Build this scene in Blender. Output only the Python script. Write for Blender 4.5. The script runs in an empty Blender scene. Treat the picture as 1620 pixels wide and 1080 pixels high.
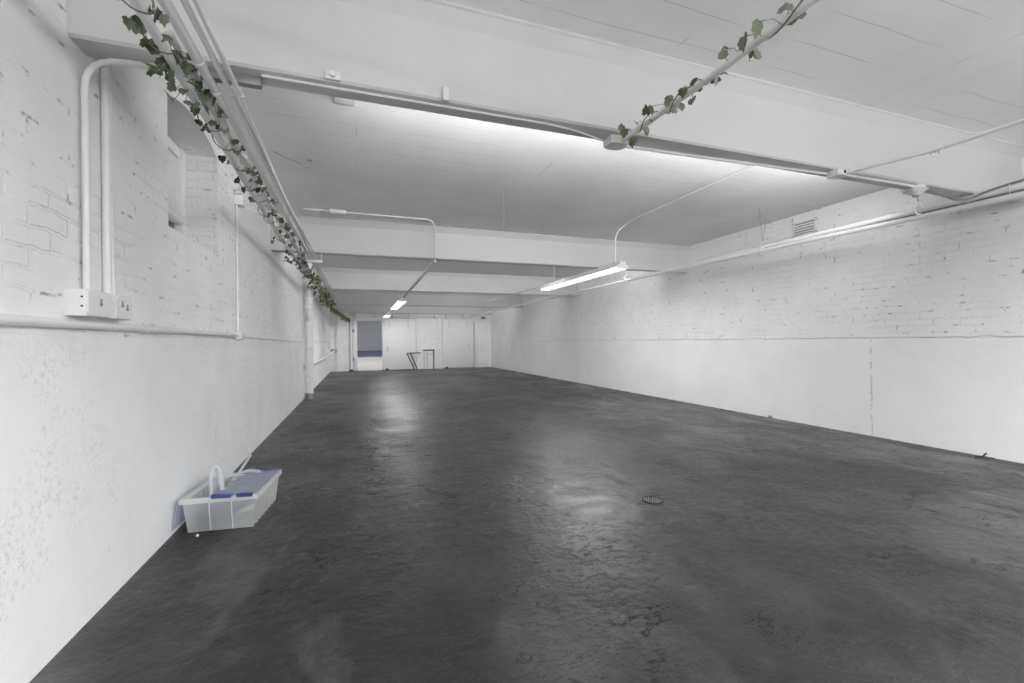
import bpy, bmesh, math, random
from mathutils import Vector, Matrix
random.seed(7)
S = bpy.context.scene
COL = S.collection
V = Vector

# ------------------------------------------------------------------ camera, world, exposure
YAW, PITCH, ROLL, FPX = .3374, -.0002, -.0097, 692.63
Fd = V((math.sin(YAW)*math.cos(PITCH), math.cos(YAW)*math.cos(PITCH), math.sin(PITCH)))
R0 = V((math.cos(YAW), -math.sin(YAW), 0)); U0 = R0.cross(Fd)
Rt = R0*math.cos(ROLL)+U0*math.sin(ROLL); Ut = -R0*math.sin(ROLL)+U0*math.cos(ROLL)
cd = bpy.data.cameras.new('camera'); cam = bpy.data.objects.new('camera', cd); COL.objects.link(cam)
M = Matrix((Rt, Ut, -Fd)).transposed().to_4x4(); M.translation = V((0, 0, 1.2)); cam.matrix_world = M
cd.sensor_width = 36; cd.lens = FPX/1620*36; cd.clip_start = .02; cd.clip_end = 200
S.camera = cam
W = bpy.data.worlds.new('world'); S.world = W; W.use_nodes = True
W.node_tree.nodes['Background'].inputs[0].default_value = (.8, .85, .9, 1)
W.node_tree.nodes['Background'].inputs[1].default_value = .05
S.view_settings.view_transform = 'Standard'; S.view_settings.look = 'None'
S.view_settings.gamma = 1; S.view_settings.use_curve_mapping = False
S.view_settings.exposure = 0.6
TUBE_EMIT = 24.0; TUBE_EMIT_NEAR = 62.0; TUBE_EMIT_CROSS = 104.0
S.cycles.max_bounces = 12; S.cycles.diffuse_bounces = 8; S.cycles.transparent_max_bounces = 16
S.cycles.sample_clamp_indirect = 6

# ------------------------------------------------------------------ room numbers (metres)
XL, XR, ZB, ZC, YF, YN = -1.12, 5.915, 2.477, 2.962, 19.88, -5.0

# ------------------------------------------------------------------ helpers
def link(o): COL.objects.link(o); return o
def tag(o, label=None, cat=None, group=None, kind=None):
    if label: o['label'] = label
    if cat: o['category'] = cat
    if group: o['group'] = group
    if kind: o['kind'] = kind
    return o
def thing(name, label, cat, loc=(0, 0, 0), group=None):
    o = bpy.data.objects.new(name, None); link(o); o.location = loc; o.empty_display_size = .1
    return tag(o, label, cat, group)
def wloc(o):
    v = V((0, 0, 0))
    while o is not None: v = v+V(o.location); o = o.parent
    return v
def obj(name, bm, mat, parent=None, smooth=True, loc=None):
    """bm is in world coordinates; the object's origin goes to loc (default: base centre)"""
    pl = wloc(parent) if parent else V((0, 0, 0))
    if loc is None:
        if parent: loc = pl
        else:
            xs = [v.co for v in bm.verts]
            loc = V(((min(c.x for c in xs)+max(c.x for c in xs))/2, (min(c.y for c in xs)+max(c.y for c in xs))/2, min(c.z for c in xs)))
    loc = V(loc)
    bmesh.ops.translate(bm, verts=bm.verts, vec=-loc)
    bmesh.ops.recalc_face_normals(bm, faces=bm.faces)
    me = bpy.data.meshes.new(name); bm.to_mesh(me); bm.free()
    if smooth:
        me.polygons.foreach_set('use_smooth', [True]*len(me.polygons))
        try: me.set_sharp_from_angle(angle=math.radians(38))
        except Exception: pass
    me.materials.append(mat)
    o = bpy.data.objects.new(name, me); link(o); o.location = loc-pl
    if parent: o.parent = parent
    return o
def struct(name, bm, mat, parent=None, smooth=False):
    o = obj(name, bm, mat, parent, smooth)
    if not parent: o['kind'] = 'structure'
    return o
B = bmesh.new
def box(bm, x0, x1, y0, y1, z0, z1, bev=0, mtx=None):
    r = bmesh.ops.create_cube(bm, size=1)
    vs = r['verts']
    for v in vs: v.co = V((x0+(v.co.x+.5)*(x1-x0), y0+(v.co.y+.5)*(y1-y0), z0+(v.co.z+.5)*(z1-z0)))
    if bev:
        es = list({e for v in vs for e in v.link_edges})
        r2 = bmesh.ops.bevel(bm, geom=es, offset=bev, segments=2, affect='EDGES', profile=.5)
        vs = list({v for f in r2['faces'] for v in f.verts} | {v for v in vs if v.is_valid})
    if mtx: bmesh.ops.transform(bm, matrix=mtx, verts=[v for v in vs if v.is_valid])
    return bm
def fillet(pts, rad, n=6):
    pts = [V(p) for p in pts]; out = [pts[0]]
    for a, b, c in zip(pts, pts[1:], pts[2:]):
        u = (a-b); w = (c-b); r = min(rad, u.length*.49, w.length*.49)
        u.normalize(); w.normalize()
        if u.dot(w) < -.995: out.append(b); continue
        p, q = b+u*r, b+w*r
        for i in range(n+1):
            t = i/n; out.append(p*(1-t)**2+b*2*t*(1-t)+q*t*t)
    out.append(pts[-1]); return out
def tube(bm, pts, r, seg=12, cap=True):
    pts = [V(p) for p in pts]; n = len(pts)
    rr = r if isinstance(r, (list, tuple)) else [r]*n
    T = []
    for i in range(n):
        a = pts[max(0, i-1)]; b = pts[min(n-1, i+1)]; T.append((b-a).normalized())
    up = V((0, 0, 1)) if abs(T[0].z) < .9 else V((1, 0, 0))
    nrm = (up-T[0]*up.dot(T[0])).normalized(); rings = []
    for i in range(n):
        if i:
            nrm = (nrm-T[i]*nrm.dot(T[i]))
            nrm = nrm.normalized() if nrm.length > 1e-6 else T[i].orthogonal().normalized()
        bn = T[i].cross(nrm)
        rings.append([bm.verts.new(pts[i]+(nrm*math.cos(2*math.pi*k/seg)+bn*math.sin(2*math.pi*k/seg))*rr[i]) for k in range(seg)])
    for a, b in zip(rings, rings[1:]):
        for k in range(seg): bm.faces.new((a[k], a[(k+1) % seg], b[(k+1) % seg], b[k]))
    if cap:
        bm.faces.new(rings[0][::-1]); bm.faces.new(rings[-1])
    return bm
def cyl(bm, a, b, r, seg=16): return tube(bm, [a, b], r, seg)
def prism(bm, poly, fn):
    """poly: list of 2D points; fn(p, t) gives the 3D point of the near (t=0) and far (t=1) outline"""
    a = [bm.verts.new(fn(p, 0)) for p in poly]; b = [bm.verts.new(fn(p, 1)) for p in poly]
    n = len(poly)
    bm.faces.new(a); bm.faces.new(b[::-1])
    for i in range(n): bm.faces.new((a[i], b[i], b[(i+1) % n], a[(i+1) % n]))
    return bm
def dup(root, loc, label=None, group=None):
    r = root.copy(); COL.objects.link(r); r.location = loc
    if label: r['label'] = label
    if group: r['group'] = group
    for ch in list(root.children):
        c = ch.copy(); COL.objects.link(c); c.parent = r
        for g in list(ch.children):
            d = g.copy(); COL.objects.link(d); d.parent = c
    return r

# ------------------------------------------------------------------ node helper / materials
class NT:
    def __init__(s, name):
        s.m = bpy.data.materials.new(name); s.m.use_nodes = True
        s.t = s.m.node_tree; s.n = s.t.nodes; s.l = s.t.links
        s.b = s.n['Principled BSDF']; s.out = s.n['Material Output']
    def new(s, ty, **kw):
        nd = s.n.new(ty)
        for k, v in kw.items(): setattr(nd, k, v)
        return nd
    def put(s, sock, v):
        if hasattr(v, 'is_output') or isinstance(v, bpy.types.NodeSocket): s.l.new(v, sock)
        else: sock.default_value = v
    def math(s, op, a, b=0.0, c=0.0, clamp=False):
        nd = s.new('ShaderNodeMath', operation=op, use_clamp=clamp)
        s.put(nd.inputs[0], a); s.put(nd.inputs[1], b); s.put(nd.inputs[2], c); return nd.outputs[0]
    def vmath(s, op, a, b=(0, 0, 0)):
        nd = s.new('ShaderNodeVectorMath', operation=op); s.put(nd.inputs[0], a); s.put(nd.inputs[1], b); return nd.outputs[0]
    def pos(s): return s.new('ShaderNodeNewGeometry').outputs['Position']
    def sep(s, v):
        nd = s.new('ShaderNodeSeparateXYZ'); s.put(nd.inputs[0], v); return nd.outputs
    def comb(s, x, y, z=0.0):
        nd = s.new('ShaderNodeCombineXYZ'); s.put(nd.inputs[0], x); s.put(nd.inputs[1], y); s.put(nd.inputs[2], z); return nd.outputs[0]
    def noise(s, v, scale, detail=4, rough=.55, dist=0.0, color=False):
        nd = s.new('ShaderNodeTexNoise'); s.put(nd.inputs['Vector'], v); nd.inputs['Scale'].default_value = scale
        nd.inputs['Detail'].default_value = detail; nd.inputs['Roughness'].default_value = rough; nd.inputs['Distortion'].default_value = dist
        return nd.outputs['Color' if color else 'Fac']
    def ramp(s, f, stops, interp='LINEAR'):
        nd = s.new('ShaderNodeValToRGB'); s.put(nd.inputs[0], f); cr = nd.color_ramp; cr.interpolation = interp
        while len(cr.elements) < len(stops): cr.elements.new(.5)
        for e, (p, c) in zip(cr.elements, stops):
            e.position = p; e.color = c if isinstance(c, tuple) else (c, c, c, 1)
        return nd.outputs[0]
    def mix(s, f, a, b):
        nd = s.new('ShaderNodeMix', data_type='RGBA'); s.put(nd.inputs[0], f); s.put(nd.inputs[6], a); s.put(nd.inputs[7], b); return nd.outputs[2]
    def smooth(s, x, a, b):
        nd = s.new('ShaderNodeMapRange', interpolation_type='SMOOTHSTEP'); s.put(nd.inputs[0], x)
        nd.inputs[1].default_value = a; nd.inputs[2].default_value = b; return nd.outputs[0]
    def bump(s, h, dist, strength=1.0, normal=None):
        nd = s.new('ShaderNodeBump'); s.put(nd.inputs['Height'], h); nd.inputs['Distance'].default_value = dist; nd.inputs['Strength'].default_value = strength
        if normal is not None: s.l.new(normal, nd.inputs['Normal'])
        return nd.outputs[0]
    def done(s, color=None, rough=None, normal=None, spec=None):
        if color is not None: s.put(s.b.inputs['Base Color'], color)
        if rough is not None: s.put(s.b.inputs['Roughness'], rough)
        if normal is not None: s.l.new(normal, s.b.inputs['Normal'])
        if spec is not None: s.b.inputs['Specular IOR Level'].default_value = spec
        return s.m
def c4(v, g=None, b=None): return (v, g if g is not None else v, b if b is not None else v, 1)

def flat(name, col, rough=.5, metal=0.0, spec=.5, nbump=0.0, nscale=60):
    t = NT(name); p = t.pos()
    n = t.noise(p, 9, 4)
    c = t.mix(t.math('MULTIPLY', t.smooth(n, .35, .75), .12), col, tuple(x*.7 for x in col[:3])+(1,))
    t.b.inputs['Metallic'].default_value = metal
    return t.done(c, rough, t.bump(t.noise(p, nscale, 3), nbump) if nbump else None, spec)

def wall_mat(name, axis, brick_all=False, tone=.90, split=1.205, soft=.004, joint=None, mottle=.27):
    t = NT(name); p = t.pos(); x, y, z = t.sep(p)
    u = y if axis == 'y' else x
    wob = t.noise(p, 4.0, 5, .62, color=True)
    wob = t.vmath('SCALE', t.vmath('SUBTRACT', wob, (.5, .5, .5))); wob.node.inputs['Scale'].default_value = .060
    uv = t.vmath('ADD', t.comb(u, z), wob)
    br = t.new('ShaderNodeTexBrick'); t.put(br.inputs['Vector'], uv)
    br.inputs['Scale'].default_value = 1; br.inputs['Brick Width'].default_value = .23; br.inputs['Row Height'].default_value = .078
    br.inputs['Mortar Size'].default_value = .009; br.inputs['Mortar Smooth'].default_value = .6
    br.inputs['Color1'].default_value = c4(.35); br.inputs['Color2'].default_value = c4(.65); br.inputs['Mortar'].default_value = c4(.5)
    mort = br.outputs['Fac']; tint = br.outputs['Color']
    lump = t.noise(p, 11, 6, .62); fine = t.noise(p, 70, 4, .6); big = t.noise(p, 1.7, 3)
    raw = t.smooth(t.noise(p, 2.6, 4, .6), .44, .68)          # where the joints are open rather than filled with paint
    hb = t.math('MULTIPLY', mort, t.math('MULTIPLY_ADD', raw, -.52, -.06))
    hb = t.math('ADD', hb, t.math('MULTIPLY', lump, 1.25)); hb = t.math('ADD', hb, t.math('MULTIPLY', tint, .35))
    hb = t.math('ADD', hb, t.math('MULTIPLY', fine, .10))
    hc = t.math('MULTIPLY', t.noise(t.vmath('MULTIPLY', p, (1, 1, 1)), 30, 6, .65), .28)
    brd = t.math('FRACT', t.math('MULTIPLY_ADD', z, 1/.172, t.math('MULTIPLY', t.noise(p, .8, 2), .12)))
    brd = t.math('MULTIPLY', t.math('LESS_THAN', brd, .035), t.smooth(t.noise(p, 1.1, 3), .42, .6))
    hc = t.math('ADD', hc, t.math('MULTIPLY', brd, -.22))
    edge = t.math('ADD', z, t.math('MULTIPLY', t.math('SUBTRACT', t.noise(p, 7, 4), .5), .05))
    m = 1.0 if brick_all else t.smooth(edge, split-soft, split+soft)
    h = t.math('ADD', t.math('MULTIPLY', hb, m), t.math('MULTIPLY', hc, t.math('SUBTRACT', 1.0, m)))
    # soiled open joints and chips in the paint
    hole = t.math('MULTIPLY', t.math('MULTIPLY', mort, t.smooth(t.noise(p, 9, 5, .7), .56, .66)), m)
    chip = t.smooth(t.noise(t.vmath('ADD', p, (3.1, 7.7, 1.3)), 26, 3, .6), .70, .76)
    chipm = t.math('MULTIPLY', chip, t.smooth(t.noise(p, .9, 2), .42, .62))
    dirt = t.math('ADD', t.math('MULTIPLY', hole, .75), t.math('MULTIPLY', chipm, .30), clamp=True)
    mot = t.math('MULTIPLY', t.smooth(t.noise(p, 55, 5, .7), .50, .64), t.smooth(t.noise(t.vmath('ADD', p, (9, 4, 2)), 1.6, 4, .6), .44, .64))
    mot = t.math('MULTIPLY', mot, t.math('SUBTRACT', 1.0, m) if not brick_all else 0.0)
    dirt = t.math('MAXIMUM', dirt, t.math('MULTIPLY', mot, mottle))
    if joint is not None:
        jy = t.math('ABSOLUTE', t.math('ADD', t.math('SUBTRACT', y, joint), t.math('MULTIPLY', t.math('SUBTRACT', t.noise(p, 8, 4, .7), .5), .06)))
        jm = t.math('MULTIPLY', t.math('MULTIPLY', t.smooth(jy, .012, .004), t.math('LESS_THAN', z, 1.19)), t.smooth(t.noise(p, 14, 3), .42, .55))
        dirt = t.math('MAXIMUM', dirt, t.math('MULTIPLY', jm, .30)); h = t.math('ADD', h, t.math('MULTIPLY', jm, -.5))
    base = t.mix(t.smooth(big, .35, .7), c4(tone), c4(tone*.955, tone*.955, tone*.955))
    col = t.mix(dirt, base, c4(.25, .245, .24))
    return t.done(col, .62, t.bump(h, .011, .85), .3)

M_wl = wall_mat('left_wall_paint', 'y', soft=.06); M_wr = wall_mat('right_wall_paint', 'y', joint=3.60, mottle=.07); M_wf = wall_mat('far_wall_paint', 'x', True, .90)
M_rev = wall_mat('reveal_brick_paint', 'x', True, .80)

def ceil_mat(name, tone, lines=True, warm=1.0):
    t = NT(name); p = t.pos(); x, y, z = t.sep(p)
    wob = t.math('MULTIPLY', t.math('SUBTRACT', t.noise(p, 1.5, 2), .5), .05)
    yy = t.math('ADD', y, wob)
    f = t.math('FRACT', t.math('MULTIPLY', yy, 1/.235))
    ln = t.math('MULTIPLY', t.math('LESS_THAN', f, .03), t.smooth(t.noise(p, 1.2, 3), .44, .6))
    fx = t.math('FRACT', t.math('MULTIPLY', t.math('ADD', x, t.math('MULTIPLY', wob, 1.5)), 1/1.83))
    lx = t.math('MULTIPLY', t.math('LESS_THAN', fx, .006), t.smooth(t.noise(p, 2.2, 2), .5, .6))
    grain = t.noise(t.vmath('MULTIPLY', p, (2, 26, 2)), 2.5, 4)
    h = t.math('ADD', t.math('MULTIPLY', grain, .12), t.math('MULTIPLY', t.noise(p, 22, 5), .16))
    if lines: h = t.math('ADD', h, t.math('MULTIPLY', t.math('MAXIMUM', ln, lx), -.5))
    base = t.mix(t.smooth(t.noise(p, .9, 4), .35, .7), c4(tone*warm, tone, tone*.998), c4(tone*.93*warm, tone*.93, tone*.928))
    if lines: base = t.mix(t.math('MULTIPLY', t.math('MAXIMUM', ln, lx), .30), base, c4(.3))
    sp = t.smooth(t.noise(p, 45, 2), .74, .78)
    base = t.mix(t.math('MULTIPLY', sp, .18), base, c4(.3))
    return t.done(base, .6, t.bump(h, .008, .7), .3)
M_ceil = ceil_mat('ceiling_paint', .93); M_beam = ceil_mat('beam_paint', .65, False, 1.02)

def floor_mat():
    t = NT('black_floor_paint'); p = t.pos(); x, y, z = t.sep(p)
    n_big = t.noise(p, .55, 3); n_mid = t.noise(p, 2.0, 6, .6); wv = t.noise(p, 1.3, 4, color=True)
    pw = t.vmath('ADD', p, t.vmath('MULTIPLY', wv, (.22, .22, 0)))
    grit = t.smooth(t.noise(t.vmath('ADD', p, (4.2, 1.1, 0)), 1.1, 5, .6), .40, .64)
    h = t.math('MULTIPLY', t.noise(p, 3.2, 4, .55), .8)
    h = t.math('ADD', h, t.math('MULTIPLY', t.math('MULTIPLY', t.noise(p, 17, 6, .62), t.math('MULTIPLY_ADD', grit, 1.0, .14)), .40))
    h = t.math('ADD', h, t.math('MULTIPLY', t.noise(p, 80, 3, .6), .018))
    # chipped layers of old paint: terraces with crisp broken edges
    tn = t.noise(t.vmath('MULTIPLY', pw, (.8, 1.4, 1)), 2.2, 12, .68)
    zone = t.smooth(t.noise(t.vmath('ADD', p, (1.7, .4, 0)), .75, 3), .36, .60)
    ter = t.ramp(tn, [(0, 0.0), (.400, 0.0), (.405, .30), (.485, .34), (.490, .62), (.570, .66), (.575, 1.0)])
    h = t.math('ADD', h, t.math('MULTIPLY', t.math('MULTIPLY', ter, zone), .62))
    lip = t.ramp(tn, [(0, 0.0), (.380, 0.0), (.396, 1.0), (.404, 0.0), (.552, 0.0), (.567, .9), (.574, 0.0)])
    lip = t.math('MULTIPLY', t.math('MULTIPLY', lip, zone), t.smooth(t.noise(p, 3.5, 3), .47, .60))
    vo = t.new('ShaderNodeTexVoronoi', feature='DISTANCE_TO_EDGE'); t.put(vo.inputs['Vector'], t.vmath('ADD', p, t.vmath('MULTIPLY', t.noise(p, 5, 6, .7, color=True), (.45, .45, 0)))); vo.inputs['Scale'].default_value = .7
    crack = t.math('MULTIPLY', t.math('LESS_THAN', vo.outputs['Distance'], .005), t.smooth(t.noise(p, .8, 2), .50, .58))
    h = t.math('SUBTRACT', h, t.math('MULTIPLY', crack, .5))
    pit = t.smooth(t.noise(t.vmath('ADD', p, (5, 2, 0)), 17, 4, .65), .70, .74)
    pit = t.math('MULTIPLY', pit, zone)
    h = t.math('SUBTRACT', h, t.math('MULTIPLY', pit, .35))
    # worn paint: pale dusty scuffs running along the room
    sc = t.smooth(t.noise(t.vmath('MULTIPLY', t.vmath('ADD', p, t.vmath('MULTIPLY', wv, (.3, .3, 0))), (1.6, .55, 1)), 1.6, 8, .66), .47, .64)
    edge_r = t.smooth(x, 2.6, 5.0); edge_l = t.smooth(x, .6, -.9)
    sc = t.math('MULTIPLY', sc, t.math('MULTIPLY_ADD', t.math('MAXIMUM', edge_r, t.math('MULTIPLY', edge_l, .5)), .42, .10))
    sc = t.math('MULTIPLY', sc, t.math('MULTIPLY_ADD', t.noise(p, 40, 4, .7), 1.2, .3), clamp=True)
    base = t.mix(t.smooth(n_mid, .3, .7), c4(.005, .005, .0052), c4(.016, .0158, .0156))
    col = t.mix(sc, base, c4(.21, .207, .20))
    col = t.mix(t.math('MAXIMUM', t.math('MULTIPLY', lip, .9), t.math('MULTIPLY', pit, .8)), col, c4(.002))
    rough = t.math('MULTIPLY_ADD', t.smooth(n_big, .35, .65), .12, .29)
    rough = t.math('ADD', rough, t.math('MULTIPLY', t.smooth(n_mid, .4, .7), .08))
    rough = t.math('ADD', rough, t.math('MULTIPLY', t.smooth(t.noise(p, 24, 4, .65), .35, .7), .10))
    rough = t.math('ADD', rough, t.math('MULTIPLY', lip, .4), clamp=True)
    t.put(t.b.inputs['Specular IOR Level'], t.math('MULTIPLY_ADD', t.math('MAXIMUM', lip, t.math('MULTIPLY', pit, .8)), -.46, .50))
    return t.done(col, rough, t.bump(h, .024, .95))
M_floor = floor_mat()

M_pipe = flat('white_pipe_paint', c4(.80, .80, .79), .38, nbump=.0012, nscale=45)
M_metal_w = flat('white_metal_paint', c4(.80, .80, .795), .42, nbump=.001)
M_bundle = flat('lumpy_white_paint', c4(.80, .80, .78), .55, nbump=.004, nscale=35)
M_door = flat('white_door_paint', c4(.80, .80, .795), .5, nbump=.002, nscale=12)
M_black = flat('black_plastic', c4(.02), .45)
M_dark = flat('dark_steel', c4(.045, .044, .043), .45, .6)
M_greyst = flat('grey_steel', c4(.30, .30, .30), .45, .5)
M_cable = flat('grey_cable', c4(.16, .155, .15), .5)
M_string = flat('dull_wire', c4(.28, .27, .26), .5, .3)
M_grey = flat('next_room_paint', c4(.30, .305, .32), .7)
M_pale = flat('bare_concrete', c4(.27, .262, .247), .7, nbump=.004, nscale=20)
M_blue = flat('blue_grey_floor_paint', c4(.07, .075, .13), .5)
M_pane = flat('whitened_glass', c4(.70, .70, .71), .3)
M_gapshade = flat('gap_shade_grey', c4(.16, .16, .165), .25)  # dark tone stands in for the shade in the open hopper gap
M_stone = flat('grey_stone', c4(.30, .29, .27), .8, nbump=.005, nscale=80)
M_crumb = flat('pale_plaster_crumb', c4(.6, .58, .54), .8)
M_flex = flat('white_flex', c4(.7, .7, .69), .5)
def emit_mat(name, strength):
    t = NT(name); t.b.inputs['Base Color'].default_value = c4(.9)
    t.b.inputs['Emission Color'].default_value = (.985, .99, 1, 1); t.b.inputs['Emission Strength'].default_value = strength
    return t.m
M_tube = emit_mat('lit_tube', TUBE_EMIT); M_tube3 = emit_mat('lit_tube_near', TUBE_EMIT_NEAR); M_tube2 = emit_mat('fill_tube_bright', TUBE_EMIT_CROSS)  # the brightest tubes serve only the added fill lamps
def leaf_mat(name, stops):
    t = NT(name); g = t.new('ShaderNodeNewGeometry')
    r = t.ramp(g.outputs['Random Per Island'], stops)
    n = t.noise(t.pos(), 60, 3)
    c = t.mix(t.math('MULTIPLY', t.smooth(n, .4, .7), .4), r, c4(.15, .19, .10))
    return t.done(c, .5, None, .4)
M_leaf = leaf_mat('ivy_leaf', [(0, (.028, .048, .014, 1)), (.3, (.055, .08, .035, 1)), (.5, (.11, .13, .10, 1)), (1, (.19, .205, .17, 1))])
M_leaf2 = leaf_mat('ivy_leaf_olive', [(0, (.06, .09, .03, 1)), (.5, (.18, .23, .08, 1)), (1, (.34, .38, .20, 1))])
M_vine = flat('ivy_stem', c4(.10, .11, .075), .6)
def plastic(name, col, transp, rough=.35):
    t = NT(name)
    t.b.inputs['Base Color'].default_value = col; t.b.inputs['Roughness'].default_value = rough
    tl = t.new('ShaderNodeBsdfTranslucent'); tl.inputs[0].default_value = col
    tr = t.new('ShaderNodeBsdfTransparent')
    m1 = t.new('ShaderNodeMixShader'); m1.inputs[0].default_value = .45
    m2 = t.new('ShaderNodeMixShader'); m2.inputs[0].default_value = transp
    t.l.new(t.b.outputs[0], m1.inputs[1]); t.l.new(tl.outputs[0], m1.inputs[2])
    t.l.new(m1.outputs[0], m2.inputs[1]); t.l.new(tr.outputs[0], m2.inputs[2]); t.l.new(m2.outputs[0], t.out.inputs[0])
    return t.m
M_tote = plastic('milky_plastic', (.90, .91, .89, 1), .55); M_rim = plastic('milky_plastic_thick', (.88, .89, .87, 1), .2)
M_lid = plastic('blue_tinted_plastic', (.55, .58, .70, 1), .45)
M_hose = plastic('clear_hose_plastic', (.80, .82, .86, 1), .25, .15)
M_lidedge = flat('navy_plastic', c4(.025, .04, .16), .35)
M_bluebag = flat('blue_grey_bundle', c4(.012, .018, .075), .5)

# ------------------------------------------------------------------ structure
# floor
bm = B(); box(bm, XL-.4, XR+.3, YN-.2, YF+.05, -.12, 0); struct('floor', bm, M_floor)
bm = B(); box(bm, XL-.4, XR+.3, YN-.2, YF+.3, ZC, ZC+.12); struct('ceiling', bm, M_ceil)
# left wall with an arched window opening
WY0, WY1, WZ0 = 3.31, 4.335, 1.948
ARCH = [(3.31, 2.766), (3.43, 2.815), (3.58, 2.848), (3.75, 2.865), (3.92, 2.862), (4.08, 2.845), (4.22, 2.818), (4.335, 2.782)]
XB = XL-.30
bm = B()
def quad(bm, *ps): return bm.faces.new([bm.verts.new(p) for p in ps])
for xx in (XL, XB-.05):
    quad(bm, (xx, YN, 0), (xx, WY0, 0), (xx, WY0, ZC), (xx, YN, ZC))
    quad(bm, (xx, WY1, 0), (xx, YF+.2, 0), (xx, YF+.2, ZC), (xx, WY1, ZC))
    quad(bm, (xx, WY0, 0), (xx, WY1, 0), (xx, WY1, WZ0), (xx, WY0, WZ0))
    for a, b in zip(ARCH, ARCH[1:]):
        quad(bm, (xx, a[0], a[1]), (xx, b[0], b[1]), (xx, b[0], ZC), (xx, a[0], ZC))
bmesh.ops.remove_doubles(bm, verts=bm.verts, dist=1e-5)
wl = struct('wall_left', bm, M_wl)
bm = B()
ring = [(WY0, WZ0)]+ARCH+[(WY1, WZ0)]
for a, b in zip(ring, ring[1:]+ring[:1]):
    quad(bm, (XL, a[0], a[1]), (XB, a[0], a[1]), (XB, b[0], b[1]), (XL, b[0], b[1]))
bmesh.ops.remove_doubles(bm, verts=bm.verts, dist=1e-5)
obj('window_reveal', bm, M_rev, wl, False)
# right wall: brick above 1.2 m stands a little proud of the board-marked concrete, with a ragged lower edge
bm = B()
ys = [YN+i*.07 for i in range(int((YF+.2-YN)/.07)+1)]
prev = None
for y in ys:
    j = .003*math.sin(y*2.1)+random.uniform(-.005, .005)
    d = max(.001, .005+.004*math.sin(y*3.3)+.003*math.sin(y*9.1)+random.uniform(-.003, .003))
    col = [bm.verts.new(q) for q in ((XR, y, 0), (XR, y, 1.19+j), (XR-d, y, 1.205+j), (XR-d*.8, y, 1.26), (XR-.004, y, 1.5), (XR, y, ZC))]
    if prev:
        for k in range(5): bm.faces.new((prev[k], col[k], col[k+1], prev[k+1]))
    prev = col
struct('wall_right', bm, M_wr)
# wall behind the camera
bm = B(); box(bm, XL-.4, XR+.3, YN-.2, YN, 0, ZC); struct('wall_near', bm, M_wf)
# far wall with the doorway
DX0, DX1, DZ = -.045, .983, 2.155
bm = B()
box(bm, XL, DX0, YF, YF+.2, 0, ZC); box(bm, DX1, XR+.1, YF, YF+.2, 0, ZC); box(bm, DX0, DX1, YF, YF+.2, DZ, ZC)
box(bm, -.866, -.38, YF-.10, YF+.01, 0, ZB)         # shallow brick pier
box(bm, 3.40, 3.58, YF-.05, YF+.01, 0, 2.26)
struct('wall_far', bm, M_wf)
# beams every 4.4 m with a small cove where they meet the slab
def beam(y0, w=.155):
    prof = [(y0, ZB+.012), (y0+.012, ZB), (y0+w-.012, ZB), (y0+w, ZB+.012), (y0+w, ZC-.075), (y0+w+.045, ZC-.012), (y0+w+.045, ZC),
            (y0-.058, ZC), (y0-.056, ZC-.010), (y0-.045, ZC-.018), (y0, ZC-.085)]
    bm = B(); prism(bm, prof, lambda p, t: V((XL+.001+(XR-XL-.002)*t, p[0], p[1])))
    return struct('ceiling_beam', bm, M_beam)
for y0 in (2.30, 6.72, 11.12, 15.52, -2.1): beam(y0)
bm = B(); box(bm, XL+.001, XR-.001, 19.72, YF-.001, ZB, ZC, .01); struct('ceiling_beam', bm, M_beam)
# room beyond the doorway: a ramp up to a blue-grey painted strip and a grey wall
bm = B()
def rz(y): return max(0, (y-20.0))*.1
quad(bm, (-3, YF+.05, -.001), (4.5, YF+.05, -.001), (4.5, 24.5, rz(24.5)), (-3, 24.5, rz(24.5))); struct('floor_beyond', bm, M_pale)
bm = B(); quad(bm, (-3, 24.5, rz(24.5)), (4.5, 24.5, rz(24.5)), (4.5, 27.3, rz(27.3)), (-3, 27.3, rz(27.3))); struct('floor_beyond', bm, M_blue)
bm = B(); box(bm, -3.1, 4.6, 27.3, 27.4, 0, 3.6); box(bm, -3.1, -3, YF+.2, 27.3, 0, 3.6); box(bm, 4.5, 4.6, YF+.2, 27.3, 0, 3.6); struct('wall_beyond', bm, M_grey)
bm = B(); box(bm, -3.1, 4.6, YF+.2, 27.4, 3.6, 3.7); struct('ceiling_beyond', bm, M_grey)

# window: white stile and head, whitened upper sash, hopper rail tilted into the room, lower pane darkened like the shaded open gap
wx = XB
wn = bpy.data.objects.new('window_1', None); link(wn); wn.location = (wx, (WY0+WY1)/2, WZ0); wn['kind'] = 'structure'
bm = B()
box(bm, wx-.01, wx+.075, WY1-.075, WY1-.002, WZ0, 2.80, .004); box(bm, wx-.01, wx+.075, WY0+.002, WY0+.075, WZ0, 2.78, .004)
box(bm, wx-.01, wx+.06, WY0, WY1, 2.72, 2.80, .004); box(bm, wx-.01, wx+.05, WY0, WY1, WZ0, WZ0+.05, .004)
obj('window_frame', bm, M_door, wn)
bm = B(); box(bm, wx+.005, wx+.035, WY0+.07, WY1-.07, 2.20, 2.74); obj('window_sash', bm, M_pane, wn)
bm = B(); box(bm, wx-.03, wx+.04, WY0+.03, WY1-.03, 2.16, 2.24, .01, Matrix.Translation((.035, 0, 0)))
bmesh.ops.rotate(bm, verts=bm.verts, cent=(wx, 3.8, 2.24), matrix=Matrix.Rotation(math.radians(-18), 3, 'Y'))
obj('sash_rail', bm, M_door, wn)
bm = B(); box(bm, wx-.005, wx+.015, WY0+.06, WY1-.06, WZ0, 2.20); obj('window_pane', bm, M_gapshade, wn)
bm = B(); box(bm, XL-.42, XB-.012, WY0-.2, WY1+.2, WZ0-.2, 3.0); obj('window_backing', bm, M_grey, wn, False)

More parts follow.
